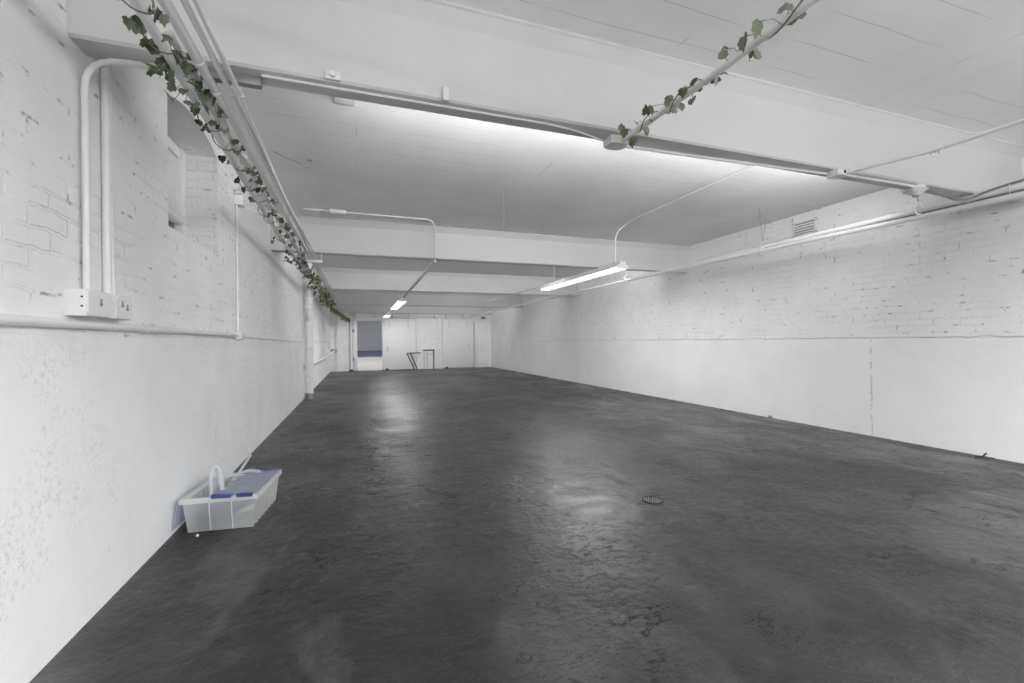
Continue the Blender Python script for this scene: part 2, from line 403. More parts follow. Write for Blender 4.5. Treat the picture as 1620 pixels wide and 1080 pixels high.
# ------------------------------------------------------------------ far wall fittings
def sliding_door(name, x0, x1, z1, y, hx, hz):
    root = bpy.data.objects.new(name, None); link(root); root.location = ((x0+x1)/2, y, 0); root['kind'] = 'structure'
    bm = B(); box(bm, x0, x1, y, y+.05, .012, z1, .004); obj('door_panel', bm, M_door, root)
    bm = B(); box(bm, x0+.01, x1-.01, y-.006, y+.002, .58, .60, .002); obj('door_seam_strip', bm, M_door, root)
    bm = B(); tube(bm, fillet([(hx, y+.005, hz-.09), (hx, y-.03, hz-.08), (hx, y-.03, hz+.08), (hx, y+.005, hz+.09)], .02), .008, 8); obj('door_handle', bm, M_greyst, root)
    for hx2 in (x0+.22*(x1-x0), x0+.78*(x1-x0)):
        bm = B(); box(bm, hx2-.035, hx2+.035, y-.012, y+.002, z1-.38, z1+.06, .003)
        cyl(bm, (hx2, y-.02, z1+.05), (hx2, y+.01, z1+.05), .045, 14); obj('door_hanger', bm, M_metal_w, root)
    bm = B(); box(bm, x0+.13, x0+.24, y-.05, y+.01, 0, .07, .008); obj('floor_guide', bm, M_black, root)
sliding_door('door_1', .985, 2.395, 2.25, YF-.11, 1.19, .92)
sliding_door('door_2', 3.60, 5.03, 2.25, YF-.11, 4.82, .98)
trk = thing('door_track', 'white steel sliding-door track with hanging brackets under the end beam', 'track', (2.3, YF-.12, 2.3))
bm = B(); box(bm, -.1, 4.72, YF-.155, YF-.13, 2.295, 2.335, .003); box(bm, -.1, 4.72, YF-.155, YF-.06, 2.40, 2.425, .003); obj('rail', bm, M_metal_w, trk)
for x in (-.05, .75, 1.45, 2.18, 3.30, 3.81, 4.60):
    bm = B(); box(bm, x-.06, x+.06, YF-.165, YF-.04, 2.27, 2.46, .004); obj('rail_bracket', bm, M_metal_w, trk)
# lintel board and hinged jamb beside the doorway
bm = B(); box(bm, -.26, 1.0, YF-.06, YF, 2.165, 2.255, .004); struct('trim_1', bm, M_door)
jb = bpy.data.objects.new('trim_2', None); link(jb); jb.location = (-.14, YF-.03, 0); jb['kind'] = 'structure'
bm = B(); box(bm, -.225, DX0, YF-.05, YF, .01, 2.17, .004); obj('jamb_board', bm, M_door, jb)
for z in (.50, 1.72):
    bm = B(); box(bm, -.235, -.16, YF-.07, YF-.045, z-.06, z+.06, .003); cyl(bm, (-.235, YF-.065, z-.07), (-.235, YF-.065, z+.07), .012, 8); obj('hinge', bm, M_greyst, jb)
dp = thing('drain_pipe', 'slim white drain pipe with a black foot, left of the far doorway', 'pipe', (-.30, YF-.07, 0))
bm = B(); cyl(bm, (-.295, YF-.07, .06), (-.295, YF-.07, 2.47), .052, 18); obj('pipe_shaft', bm, M_pipe, dp)
bm = B(); cyl(bm, (-.295, YF-.07, 1.44), (-.295, YF-.07, 1.53), .062, 18); obj('collar', bm, M_pipe, dp)
bm = B(); cyl(bm, (-.295, YF-.07, 0), (-.295, YF-.07, .07), .075, 18); obj('foot', bm, M_black, dp)
bm = B(); box(bm, 5.09, 5.23, YF-.12, YF-.001, .01, 2.13, .006)
tag(obj('channel_post', bm, M_door), 'white upright boxed channel between the right sliding door and brick corner', 'post')
# dark box and clamp at the ends of the wall
bm = B(); box(bm, -1.06, -.87, YF-.14, YF-.005, .80, .95, .008)
tag(obj('pipe_bracket', bm, M_greyst), 'grey steel bracket at the far end of the low wall pipe', 'bracket')
bm = B(); box(bm, 5.46, 5.64, YF-.06, YF-.001, 2.29, 2.35, .012); cyl(bm, (5.55, YF-.1, 2.32), (5.55, YF-.02, 2.32), .03, 10)
tag(obj('pipe_clamp', bm, M_black), 'small black clamp high on the far wall near the right corner', 'clamp')

# folding frames leaning / standing by the far wall
f1 = thing('folding_trestle', 'dark metal trestle with slanting legs and flat top bar, standing left', 'trestle', (2.3, 19.5, 0))
ya, yb = 19.45, 19.66
for y, x0, x1 in ((ya, 1.98, 2.30), (yb, 2.14, 2.45)):
    bm = B(); tube(bm, [(x0, y, .745), (x1, y, .012)], .020, 8); obj('leg', bm, M_dark, f1)
bm = B(); box(bm, 2.06, 2.60, yb-.012, yb+.012, .715, .75, .004); obj('top_bar', bm, M_dark, f1)
for a, b in (((1.98, ya, .745), (2.14, yb, .735)), ((2.20, ya, .24), (2.35, yb, .24))):
    bm = B(); tube(bm, [a, b], .011, 6); obj('cross_bar', bm, M_dark, f1)
bm = B(); tube(bm, [(2.57, yb, .72), (2.40, yb, .36)], .006, 6); obj('stay', bm, M_greyst, f1)
f2 = thing('folding_trestle', 'dark metal trestle with upright legs against the brick, standing right', 'trestle', (2.95, 19.5, 0))
for x, y, r in ((2.76, 19.70, .008), (2.86, 19.46, .008), (3.19, 19.70, .018), (3.12, 19.46, .008)):
    bm = B(); tube(bm, [(x, y, .845), (x, y, .003)], r, 8); obj('leg', bm, M_dark if r > .01 else M_greyst, f2)
bm = B(); box(bm, 2.69, 3.23, 19.69, 19.715, .835, .87, .004); obj('top_bar', bm, M_dark, f2)
bm = B(); tube(bm, [(2.76, 19.70, .835), (2.86, 19.46, .835), (3.12, 19.46, .835), (3.19, 19.70, .835)], .009, 6); obj('brace', bm, M_dark, f2)
bm = B(); tube(bm, [(2.86, 19.46, .72), (3.19, 19.70, .60)], .005, 6); obj('stay', bm, M_greyst, f2)

# ------------------------------------------------------------------ fluorescent lamps
def make_lamp(loc, label, rods, LL=2.85, mtube=None, tray=False):
    x, y, z = loc            # z: middle of the tubes, y: middle of the lamp
    root = thing('fluorescent_lamp', label, 'lamp', (x, y, z), 'hanging fluorescent lamps')
    prof = [(-.035, .018), (-.035, .075), (.035, .075), (.035, .018)] if mtube else [(-.112, -.006), (-.116, .004), (-.05, .036), (-.05, .085), (.05, .085), (.05, .036), (.116, .004), (.112, -.006), (.045, .030), (-.045, .030)]
    bm = B(); prism(bm, prof,
                    lambda p, t: V((x+p[0], y-LL/2+LL*t, z+p[1]))); obj('reflector_housing', bm, M_metal_w, root, False)
    for k in range(3):
        yy = y+(-LL/2+.012, 0, LL/2-.012)[k]
        bm = B(); box(bm, x-.10, x+.10, yy-.010, yy+.010, z-.022, z+.034, .004); obj('end_plate', bm, M_metal_w, root)
    for sx in (-.078, -.026, .026, .078):
        for s in (-1, 1):
            a = y+s*.03; b = y+s*(LL/2-.03)
            bm = B(); cyl(bm, (x+sx, a, z-.004), (x+sx, b, z-.004), .0165, 12); obj('fluorescent_tube', bm, mtube or M_tube, root)
    if tray:  # tray and hood steer the added fill lamps' light along the ceiling
        bm = B(); box(bm, x-.105, x+.105, y-LL/2, y+LL/2, z-.030, z-.023, .002); obj('tray', bm, M_metal_w, root)
        bm = B(); box(bm, x-.105, x+.105, y-LL/2, y+LL/2, z+.0165, z+.020); obj('hood', bm, M_metal_w, root)
    for yy, zt in rods:
        bm = B(); cyl(bm, (x, yy, z+.08), (x, yy, zt), .004, 6); obj('hanger_rod', bm, M_string, root)
    return root
LZ = 2.275
lampA = make_lamp((3.67, 6.94, LZ), 'long lit lamp nearest the right wall, brightest and closest', [(7.9, ZC)])
lampB = make_lamp((1.085, 13.0, LZ), 'lit lamp in line with the doorway, the larger of the two small ones', [(12.0, ZC), (14.0, ZC)])
lampC = make_lamp((1.085, 18.1, LZ-.02), 'tiny lit lamp just above the doorway top, farthest away', [(18.1, ZC)], 1.5)
lampD = make_lamp((1.55, -1.3, 2.2), 'lit lamp hanging in the first bay, on the ivy pipe side', [(-1.9, ZC), (-.4, ZC)], 2.85, M_tube3)
lampE = dup(lampD, (3.85, -1.3, 2.2), 'lit lamp hanging in the first bay, on the right wall side')
fillF = make_lamp((1.20, 2.60, 2.67), 'added trough fill lamp fixed crosswise behind the nearest beam, on the overhead pipe side', [(1.9, ZC), (3.3, ZC)], 2.35, M_tube2, True); fillF.rotation_euler.z = math.pi/2  # added uplights, hidden by the beam, to brighten the ceiling behind it
fillG = dup(fillF, (3.70, 2.60, 2.67), 'added trough fill lamp fixed crosswise behind the nearest beam, on the hung pipe side')
fillI = dup(fillF, (1.20, 7.04, 2.67), 'added trough fill lamp fixed crosswise behind the second beam, ivy pipe side')  # added pair, out of view, to lift the third bay's ceiling
fillQ = dup(fillF, (3.90, 7.04, 2.67), 'added trough fill lamp fixed crosswise behind the second beam, hung pipe side')
fillJ = dup(fillF, (3.20, 11.45, 2.67), 'added trough fill lamp fixed crosswise behind the third beam')  # added with its neighbour below to brighten the far end, both unseen
fillK = dup(fillF, (3.60, 15.85, 2.67), 'added trough fill lamp fixed crosswise behind the fourth beam, nearest the far wall')
fillL = make_lamp((1.55, -3.55, 2.885), 'added fill lamp against the ceiling at the back of the room, ivy pipe side', [], 2.85, M_tube3)  # extra fill light added behind the camera
fillN = dup(fillL, (-.9, 22.5, 3.523), 'added fill lamp under the ceiling beyond the doorway, left one')  # this pair is added out of view to light the next room
fillO = dup(fillL, (1.6, 22.5, 3.523), 'added fill lamp under the ceiling beyond the doorway, right one')

fillM = dup(fillL, (3.85, -3.55, 2.885), 'added fill lamp against the ceiling at the back of the room, right wall side')  # second added fill light at the unseen back of the room

# ------------------------------------------------------------------ overhead pipes on the left
P1 = [(-.705, YN+.02, 2.38), (-.712, 1.84, 2.38), (-.755, 3.31, 2.38), (-.786, 4.41, 2.38), (-.80, 5.25, 2.38), (-.812, 5.86, 2.38), (-.79, 10.25, 2.38), (-.80, 14.1, 2.38), (-.38, 19.2, 2.20), (-.38, 19.66, 2.19)]
def pipe(name, label, cat, pts, r, mat, rings=(), rr=1.25, rl=.05, rad=.08, seg=14, ringname='coupling', group=None):
    c = V(pts[len(pts)//2]); root = thing(name, label, cat, c, group)
    bm = B(); tube(bm, fillet(pts, rad), r, seg); obj('pipe_run' if 'pipe' in name else 'conduit_run', bm, mat, root)
    for a, d in rings:
        a = V(a); d = V(d).normalized()*rl/2
        bm = B(); tube(bm, [a-d, a-d*.9, a+d*.9, a+d], [r*1.02, r*rr, r*rr, r*1.02], seg); obj(ringname, bm, mat, root)
    return root
pipe('overhead_pipe', 'white overhead pipe carrying the ivy, nearest the left wall', 'pipe', P1, .0185, M_pipe,
     [((-.80, 5.25, 2.38), (0, 1, 0)), ((-.812, 6.0, 2.38), (0, 1, 0)), ((-.707, .2, 2.38), (0, 1, 0))])
pipe('overhead_pipe', 'fattest white overhead pipe, second from the left wall', 'pipe', [(-.63, YN+.02, 2.40), (-.628, 2.44, 2.40)], .0205, M_pipe, [((-.628, 2.2, 2.40), (0, 1, 0))], 1.2)
pipe('overhead_pipe', 'white overhead pipe continuing the fattest one beyond the first beam', 'pipe', [(-.628, 2.445, 2.40), (-.634, 3.5, 2.40), (-.62, 15.2, 2.40), (-.46, 19.66, 2.26)], .0145, M_pipe)
pipe('overhead_pipe', 'white overhead pipe running third from the left wall', 'pipe', [(-.558, YN+.02, 2.40), (-.564, 2.45, 2.40), (-.59, 6.7, 2.40), (-.57, 15.4, 2.40), (-.43, 19.66, 2.27)], .0125, M_pipe)
pipe('overhead_pipe', 'slim white overhead pipe running fourth from the left wall, outermost', 'pipe', [(-.512, YN+.02, 2.40), (-.526, 2.44, 2.40), (-.551, 3.36, 2.40), (-.562, 4.13, 2.40), (-.543, 6.72, 2.40), (-.545, 10.7, 2.40), (-.52, 15.5, 2.40), (-.40, 19.66, 2.28)], .0110, M_pipe,
     [((-.553, 3.42, 2.40), (0, 1, 0)), ((-.562, 4.15, 2.40), (0, 1, 0))], 1.2)
# lumpy painted bundle lying beside the ivy pipe
pts = []; rad = []
y = 2.06
while y < 14.5:
    xb = -.686-.03*min(1, max(0, (y-1.8)/3))-.03*min(1, max(0, (y-4)/4))
    pts.append((xb+random.uniform(-.006, .006), y, 2.412+random.uniform(-.005, .006))); rad.append(.020+.006*math.sin(y*23)+random.uniform(-.006, .006)); y += .055
bm = B(); tube(bm, pts, rad, 10)
tag(obj('wrapped_pipe', bm, M_bundle), 'lumpy white wrapped pipe squeezed between the ivy pipe and fattest pipe', 'pipe')
# strut channels and clamps that carry the pipes
st = thing('pipe_hanger', 'steel strut channel with pipe clamps, fixed below the nearest beam', 'hanger', (-.4, 2.42, 2.43))
bm = B(); box(bm, -.72, -.43, 2.37, 2.41, 2.434, 2.476, .003); obj('strut_channel', bm, M_greyst, st)
for x, r in ((-.628, .024), (-.564, .016), (-.526, .0145)):
    bm = B(); cyl(bm, (x, 2.41, 2.40), (x, 2.43, 2.40), r, 14); box(bm, x-.006, x+.006, 2.412, 2.428, 2.40, 2.440); box(bm, x-r-.008, x+r+.008, 2.414, 2.424, 2.388, 2.396, .002); obj('pipe_clamp', bm, M_metal_w, st)
st2 = thing('pipe_hanger', 'white trapeze bracket under the second beam with three pipes resting on it', 'hanger', (-.58, 6.78, 2.37))
bm = B(); box(bm, -.68, -.47, 6.76, 6.80, 2.345, 2.384, .003); obj('strut_channel', bm, M_metal_w, st2)
for x in (-.485, -.672):
    bm = B(); cyl(bm, (x, 6.78, 2.38), (x, 6.78, ZB), .006, 8); obj('hanger_rod', bm, M_metal_w, st2)
st3 = thing('pipe_hanger', 'white strap hanging the ivy pipe just before the second beam', 'hanger', (-.81, 5.75, 2.38))
bm = B(); box(bm, -.835, -.785, 5.745, 5.755, 2.35, 2.46, .002); obj('strap', bm, M_metal_w, st3)
bm = B(); cyl(bm, (-.81, 5.75, 2.45), (-.81, 5.75, ZC), .006, 8); obj('hanger_rod', bm, M_metal_w, st3)
st4 = thing('pipe_hanger', 'white hanger rod and clamp holding the pipes before the end wall', 'hanger', (-.52, 15.5, 2.37))
bm = B(); box(bm, -.64, -.46, 15.55, 15.59, 2.35, 2.385, .003); obj('strut_channel', bm, M_metal_w, st4)
bm = B(); cyl(bm, (-.48, 15.57, 2.38), (-.46, 15.57, ZB+.01), .02, 8); obj('hanger_rod', bm, M_metal_w, st4)

# ------------------------------------------------------------------ left wall services
cdt = [(-1.092, 2.365, 1.44), (-1.092, 2.365, 2.43), (-.66, 2.372, 2.448)]
c1 = pipe('wall_conduit', 'white conduit rising from the near junction box and curving along the beam', 'conduit', cdt, .0135, M_pipe, rad=.13)
pipe('wall_conduit', 'white conduit of the straight pair, on the near side', 'conduit', [(-1.10, 2.545, 1.43), (-1.10, 2.545, ZB), (-1.10, 2.56, ZC-.001)], .0165, M_pipe, rad=.02)
pipe('wall_conduit', 'white conduit of the straight pair, on the window side', 'conduit', [(-1.104, 2.603, 1.43), (-1.104, 2.59, 1.62), (-1.104, 2.585, ZC-.001)], .0125, M_pipe, rad=.06)
def junction(label, y0, y1, z0, z1, dep, knobs, slots):
    root = thing('junction_box', label, 'junction box', (XL, (y0+y1)/2, z0))
    bm = B(); box(bm, XL, XL+dep, y0, y1, z0, z1, .004)
    obj('box_body', bm, M_metal_w, root)
    c = .018
    poly = [(y0+c+.004, z0+.003), (y1-c, z0+.003), (y1-.003, z0+c), (y1-.003, z1-c), (y1-c, z1-.003), (y0+c+.004, z1-.003), (y0+.006, z1-c), (y0+.006, z0+c)]
    bm = B(); prism(bm, poly, lambda p, t: V((XL+dep+.006*t, p[0], p[1]))); obj('cover_plate', bm, M_metal_w, root, False)
    for y, z in slots:
        bm = B(); box(bm, XL+dep+.005, XL+dep+.009, y-.010, y+.010, z-.006, z+.006, .002); box(bm, XL+dep+.005, XL+dep+.009, y-.004, y+.004, z+.006, z+.024, .001); obj('outlet_slot', bm, M_greyst, root)
    for z in knobs:
        bm = B(); cyl(bm, (XL+dep*.82, y0-.002, z), (XL+dep*.82, y0+.002, z), .004, 8); obj('knockout_screw', bm, M_black, root)
    return root
junction('white square junction box under the curved conduit, left of the pair', 2.262, 2.452, 1.322, 1.432, .072, (1.362, 1.40), ((2.36, 1.375),))
junction('white square junction box under the straight conduit pair, right of its neighbour', 2.500, 2.655, 1.322, 1.432, .066, (1.355, 1.39), ((2.555, 1.385), (2.60, 1.37)))
pipe('wall_pipe', 'white horizontal pipe along the left wall below the junction boxes', 'pipe', [(XL+.022, YN+.02, 1.288), (XL+.022, 2.93, 1.288), (XL+.022, 4.86, 1.286)], .0185, M_pipe, [((XL+.022, 2.93, 1.288), (0, 1, 0)), ((XL+.022, 4.80, 1.286), (0, 1, 0))], 1.2)
ju = thing('junction_box', 'small white junction fitting where the wall pipe ends', 'junction box', (XL, 4.92, 1.25))
bm = B(); box(bm, XL, XL+.05, 4.86, 5.02, 1.245, 1.325, .006); obj('box_body', bm, M_metal_w, ju)
bm = B(); cyl(bm, (XL+.05, 4.94, 1.285), (XL+.06, 4.94, 1.285), .025, 14); obj('cover_cap', bm, M_metal_w, ju)
pipe('wall_conduit', 'thin white conduit climbing the left wall beyond the window', 'conduit', [(XL+.014, 4.90, 1.31), (XL+.014, 4.905, 2.57)], .0105, M_pipe, [((XL+.014, 4.90, 1.78), (0, 0, 1))], 1.4)
b2 = thing('junction_box', 'small white box at the top of the thin conduit beyond the window', 'junction box', (XL, 4.93, 2.55))
bm = B(); box(bm, XL, XL+.07, 4.87, 4.98, 2.55, 2.65, .004); obj('box_body', bm, M_metal_w, b2)
bm = B(); box(bm, XL+.07, XL+.075, 4.875, 4.975, 2.555, 2.645, .002); obj('cover_plate', bm, M_metal_w, b2)
bm = B(); cyl(bm, (XL, 4.83, 2.70), (XL+.05, 4.83, 2.70), .03, 12); cyl(bm, (XL+.02, 4.86, 2.66), (XL+.06, 4.86, 2.66), .018, 10)
tag(obj('wall_anchor', bm, M_metal_w), 'stub anchor on the left wall just above the small conduit box', 'anchor')
bm = B(); tube(bm, fillet([(XL, 5.05, 2.60), (-.95, 5.1, 2.54), (-.84, 5.22, 2.60), (-.81, 5.22, 2.40)], .05), .010, 8)
tag(obj('pipe_bracket', bm, M_metal_w), 'bent metal bracket from the left wall to the ivy pipe', 'bracket')
pipe('wall_conduit', 'thin conduit running level along the left wall to the big drain', 'conduit', [(XL+.012, 5.02, 1.275), (XL+.012, 9.9, 1.24)], .008, M_pipe)
pipe('wall_conduit', 'thin conduit on the left wall beyond the big drain, bending down', 'conduit', [(XL+.012, 10.6, 1.27), (XL+.012, 18.6, 1.265), (XL+.012, 18.7, .95)], .012, M_pipe)
pipe('wall_pipe', 'low white pipe along the left wall beyond the big drain', 'pipe', [(-1.06, 10.4, .70), (-1.0, 15, .74), (-.96, YF-.10, .86)], .040, M_pipe)
# the big drain stack
dr = thing('drain_stack', 'thick white vertical drain stack standing against the left wall', 'pipe', (-1.0, 10.4, 0))
bm = B(); cyl(bm, (-1.0, 10.35, .05), (-1.0, 10.35, ZC), .078, 24); obj('pipe_shaft', bm, M_pipe, dr)
for z, h in ((2.14, .05), (1.93, .10), (1.57, .10), (1.08, .03), (.36, .12)):
    bm = B(); tube(bm, [(-1.0, 10.35, z), (-1.0, 10.35, z+.015), (-1.0, 10.35, z+h), (-1.0, 10.35, z+h+.015)], [.079, .092, .092, .079], 24); obj('collar', bm, M_pipe, dr)
bm = B(); cyl(bm, (-1.0, 10.35, 0), (-1.0, 10.35, .13), .094, 24); obj('foot_sleeve', bm, M_greyst, dr)
co = None
bm = B(); cyl(bm, (-.99, 10.28, 1.79), (-.94, 10.16, 1.79), .075, 20); co = obj('cleanout', bm, M_pipe, dr)
bm = B(); cyl(bm, (-.94, 10.165, 1.79), (-.925, 10.13, 1.79), .058, 20); box(bm, -.945, -.905, 10.10, 10.14, 1.775, 1.805, .003); obj('cleanout_plug', bm, M_pipe, co)
pipe('wall_conduit', 'thin white conduit rising beside the big drain stack', 'conduit', [(XL+.012, 10.12, 0.05), (XL+.012, 10.12, ZC-.001)], .011, M_pipe)

# ------------------------------------------------------------------ things under the nearest beam and on the ceiling
pipe('soffit_conduit', 'white conduit along the underside of the nearest beam, left half', 'conduit', [(-.42, 2.345, 2.470), (1.05, 2.345, 2.470), (1.25, 2.36, 2.468), (1.50, 2.41, 2.452)], .0065, M_pipe)
pipe('soffit_conduit', 'white conduit along the underside of the nearest beam, right half', 'conduit', [(1.62, 2.425, 2.455), (2.2, 2.43, 2.466), (3.40, 2.37, 2.462)], .0105, M_pipe)
pipe('soffit_conduit', 'short white conduit between the square box and round lampholder', 'conduit', [(3.53, 2.345, 2.466), (4.40, 2.34, 2.466)], .0105, M_pipe)
def soffit_box(name, label, x, y, s, h):
    root = thing(name, label, 'junction box', (x, y, ZB-h))
    bm = B(); box(bm, x-s, x+s, y-s*.8, y+s*.8, ZB-h, ZB-.001, .006); obj('box_body', bm, M_metal_w, root)
    c = s*.35
    bm = B(); prism(bm, [(-s+c, -s*.85), (s-c, -s*.85), (s, -s*.85+c), (s, s*.85-c), (s-c, s*.85), (-s+c, s*.85), (-s, s*.85-c), (-s, -s*.85+c)], lambda p, t: V((x+p[0], y+p[1], ZB-h-.006*t))); obj('cover_plate', bm, M_metal_w, root, False)
    bm = B(); cyl(bm, (x+s*.3, y-s*.8-.004, ZB-h*.45), (x+s*.3, y-s*.8+.002, ZB-h*.45), .011, 12); obj('knockout', bm, M_dark, root)
    return root
soffit_box('junction_box', 'white octagonal junction box on the beam where the right ivy pipe ends', 1.545, 2.39, .062, .046)
soffit_box('junction_box', 'white junction box on the beam where the bare right pipe ends', 3.46, 2.33, .058, .042)
lh = thing('lampholder', 'white round lampholder on the beam with a pull chain', 'lamp holder', (4.46, 2.36, ZB))
bm = B(); tube(bm, [(4.46, 2.36, ZB-.001), (4.46, 2.36, ZB-.02), (4.46, 2.36, ZB-.035), (4.46, 2.36, ZB-.05), (4.46, 2.36, ZB-.075)], [.06, .065, .085, .06, .028], 20); obj('dome_body', bm, M_metal_w, lh)
bm = B(); tube(bm, [(4.46, 2.36, ZB-.075), (4.46, 2.36, ZB-.088)], [.024, .022], 14); obj('socket', bm, M_greyst, lh)
# black sagging cable
bm = B(); tube(bm, fillet([(4.52, 2.33, 2.435), (4.75, 2.33, 2.425), (4.95, 2.33, 2.400), (5.05, 2.30, 2.405), (5.16, 2.15, 2.475), (5.20, 1.9, 2.50), (5.21, 1.2, 2.49), (5.2, YN+.05, 2.49)], .12), .009, 8)
tag(obj('cable', bm, M_cable), 'dark grey cable sagging from the round lampholder onto the right pipes', 'cable')
# right-hand pair of pipes
rp1 = pipe('hanging_pipe', 'upper white pipe of the hung pair along the right wall', 'pipe', [(5.20, YN+.02, 2.445), (5.19, 2.0, 2.445), (5.17, 2.9, 2.44), (5.16, 7.6, 2.42), (5.16, 7.75, ZB-.001)], .029, M_pipe,
     [((5.185, 2.42, 2.443), (0, 1, 0)), ((5.185, 2.36, 2.443), (0, 1, 0)), ((5.18, 3.6, 2.435), (0, 1, 0)), ((5.17, 5.2, 2.43), (0, 1, 0)), ((5.16, 6.4, 2.425), (0, 1, 0))], 1.1)
rp2 = pipe('hanging_pipe', 'lower white pipe of the hung pair running to the far wall', 'pipe', [(5.20, YN+.02, 2.375), (5.19, 2.6, 2.375), (5.14, 3.8, 2.385), (5.11, 5.8, 2.39), (5.05, 7.6, 2.39), (4.95, 19.5, 2.385), (4.78, YF-.13, 2.33)], .026, M_pipe,
     [((5.105, 6.0, 2.39), (0, 1, 0)), ((5.06, 7.4, 2.39), (0, 1, 0)), ((4.99, 14, 2.386), (0, 1, 0))], 1.15)
pts = [(5.195, YN+.05, 2.409)]
y = YN+.4
while y < 4.6:
    pts.append((5.192 if y < 2.6 else 5.19-.03*(y-2.6), y, 2.409+.003*math.sin(y*3.1+1))); y += .3
bm = B(); tube(bm, pts, .0075, 8)
tag(obj('cable', bm, M_cable), 'dark grey cable tied between the two hung pipes on the right', 'cable')
def hook(label, x, y, top, z):
    root = thing('pipe_hook', label, 'hook', (x, y, z))
    bm = B(); tube(bm, fillet([(x-.05, y, top), (x, y, z+.10)], .01), .0035, 6); tube(bm, [(x+.05, y-.05, top), (x, y, z+.10)], .0035, 6); obj('suspension_wire', bm, M_string, root)
    bm = B(); tube(bm, fillet([(x, y, z+.10), (x-.045, y, z+.05), (x-.045, y, z-.02), (x, y, z-.05), (x+.035, y, z-.03)], .03), .006, 8); obj('hook_loop', bm, M_pipe, root)
    return root
hook('wire hook on the hung pipes beside the louvred vent', 5.12, 4.42, ZC, 2.40)
hook('wire hook on the hung pipes near the end of the long lamp', 5.06, 7.5, ZC, 2.40)
hook('wire hook on the hung pipe near the far wall', 4.96, 17.6, ZC, 2.40)
ch = thing('pull_chain', 'hanging chain and hook below the round lampholder', 'chain', (5.0, 2.7, 2.3))
bm = B(); tube(bm, [(4.475, 2.36, ZB-.09), (4.50, 2.36, 2.345)], .004, 6); obj('chain_strand', bm, M_string, ch)
bm = B(); tube(bm, fillet([(4.50, 2.36, 2.35), (4.46, 2.37, 2.31), (4.455, 2.37, 2.27), (4.49, 2.37, 2.245), (4.54, 2.37, 2.255)], .03), .006, 8); tube(bm, [(4.50, 2.36, 2.35), (4.57, 2.36, 2.30)], .004, 6); obj('chain_hook', bm, M_pipe, ch)
# cable ties
for y in (2.08,):
    bm = B(); 
    tube(bm, [V((5.195+.042*math.cos(a), y, 2.44+.05*math.sin(a))) for a in [i*math.pi/8 for i in range(17)]], .0035, 6, False)
    tag(obj('cable_tie', bm, M_flex), 'thin white tie looped round the upper hung pipe and its cable', 'cable tie')
# the two pipes that come from behind the camera
R1 = [(1.585, YN+.02, 2.44), (1.583, 1.6, 2.44), (1.56, 2.33, 2.44)]
pipe('ceiling_pipe', 'white pipe under the ceiling wound with the short ivy garland', 'pipe', R1, .0165, M_pipe)
R2 = [(3.62, YN+.02, 2.44), (3.615, 1.81, 2.44), (3.46, 2.26, 2.44)]
rr2 = pipe('ceiling_pipe', 'bare white pipe slanting under the first ceiling bay to the nearest beam', 'pipe', R2, .0130, M_pipe, [((3.615, 1.80, 2.44), (0, 1, 0))], 1.35, .07)
bm = B(); box(bm, 3.607, 3.623, 1.775, 1.785, 2.405, 2.43); box(bm, 3.607, 3.623, 1.815, 1.825, 2.405, 2.43); obj('clamp_screw', bm, M_metal_w, rr2)
# small fittings on the beam and ceiling
bm = B(); box(bm, -.14, -.07, 2.283, 2.299, 2.478, 2.520, .003); cyl(bm, (-.105, 2.27, 2.50), (-.105, 2.30, 2.50), .014, 10)
tag(obj('beam_clamp', bm, M_metal_w), 'small white clamp on the bottom edge of the nearest beam, left one', 'clamp')
bm = B(); box(bm, .43, .462, 2.278, 2.299, 2.470, 2.54, .003)
tag(obj('beam_clip', bm, M_metal_w), 'small white upright clip on the lower edge of the nearest beam', 'clip')
fx = thing('ceiling_fixture', 'small white ceiling plate with a dark slot, just beyond the nearest beam', 'fixture', (-.075, 3.37, ZC))
bm = B(); box(bm, -.145, -.01, 3.29, 3.42, ZC-.022, ZC-.001, .004); obj('plate', bm, M_metal_w, fx)
bm = B(); box(bm, -.125, -.03, 3.286, 3.293, ZC-.019, ZC-.006, .001); obj('slot', bm, M_black, fx)
bm = B(); tube(bm, fillet([(-.72, 4.50, ZC-.002), (-.42, 4.60, ZC-.085), (-.42, 4.60, ZC-.001)], .01), .004, 6); cyl(bm, (-.42, 4.60, ZC-.012), (-.42, 4.60, ZC-.001), .02, 8)
tag(obj('ceiling_hook', bm, M_string), 'bent dark wire hook on the ceiling beside the overhead pipes', 'hook')
cn = thing('hanging_chain', 'thin chain dangling from the ceiling in the middle of the room', 'chain', (1.552, 4.65, ZC-.5))
bm = B()
for i in range(24):
    z = ZC-.05-.0195*i
    a = V((1.552, 4.65, z)); s = .004
    if i % 2: tube(bm, [a, a+V((s, 0, -.006)), a+V((s, 0, -.018)), a+V((0, 0, -.024)), a+V((-s, 0, -.018)), a+V((-s, 0, -.006)), a], .0016, 5, False)
    else: tube(bm, [a, a+V((0, s, -.006)), a+V((0, s, -.018)), a+V((0, 0, -.024)), a+V((0, -s, -.018)), a+V((0, -s, -.006)), a], .0016, 5, False)
obj('chain_links', bm, M_string, cn)
bm = B(); cyl(bm, (1.552, 4.65, ZC), (1.552, 4.65, ZC-.035), .005, 6); tube(bm, [V((1.552+.012*math.cos(a), 4.65, ZC-.045+.012*math.sin(a))) for a in [i*math.pi/6 for i in range(13)]], .003, 6, False); obj('eye_bolt', bm, M_string, cn)
bm = B(); tube(bm, [V((1.552+.014*math.cos(a), 4.65, ZC-.53+.014*math.sin(a))) for a in [i*math.pi/6 for i in range(13)]], .003, 6, False); obj('end_ring', bm, M_string, cn)
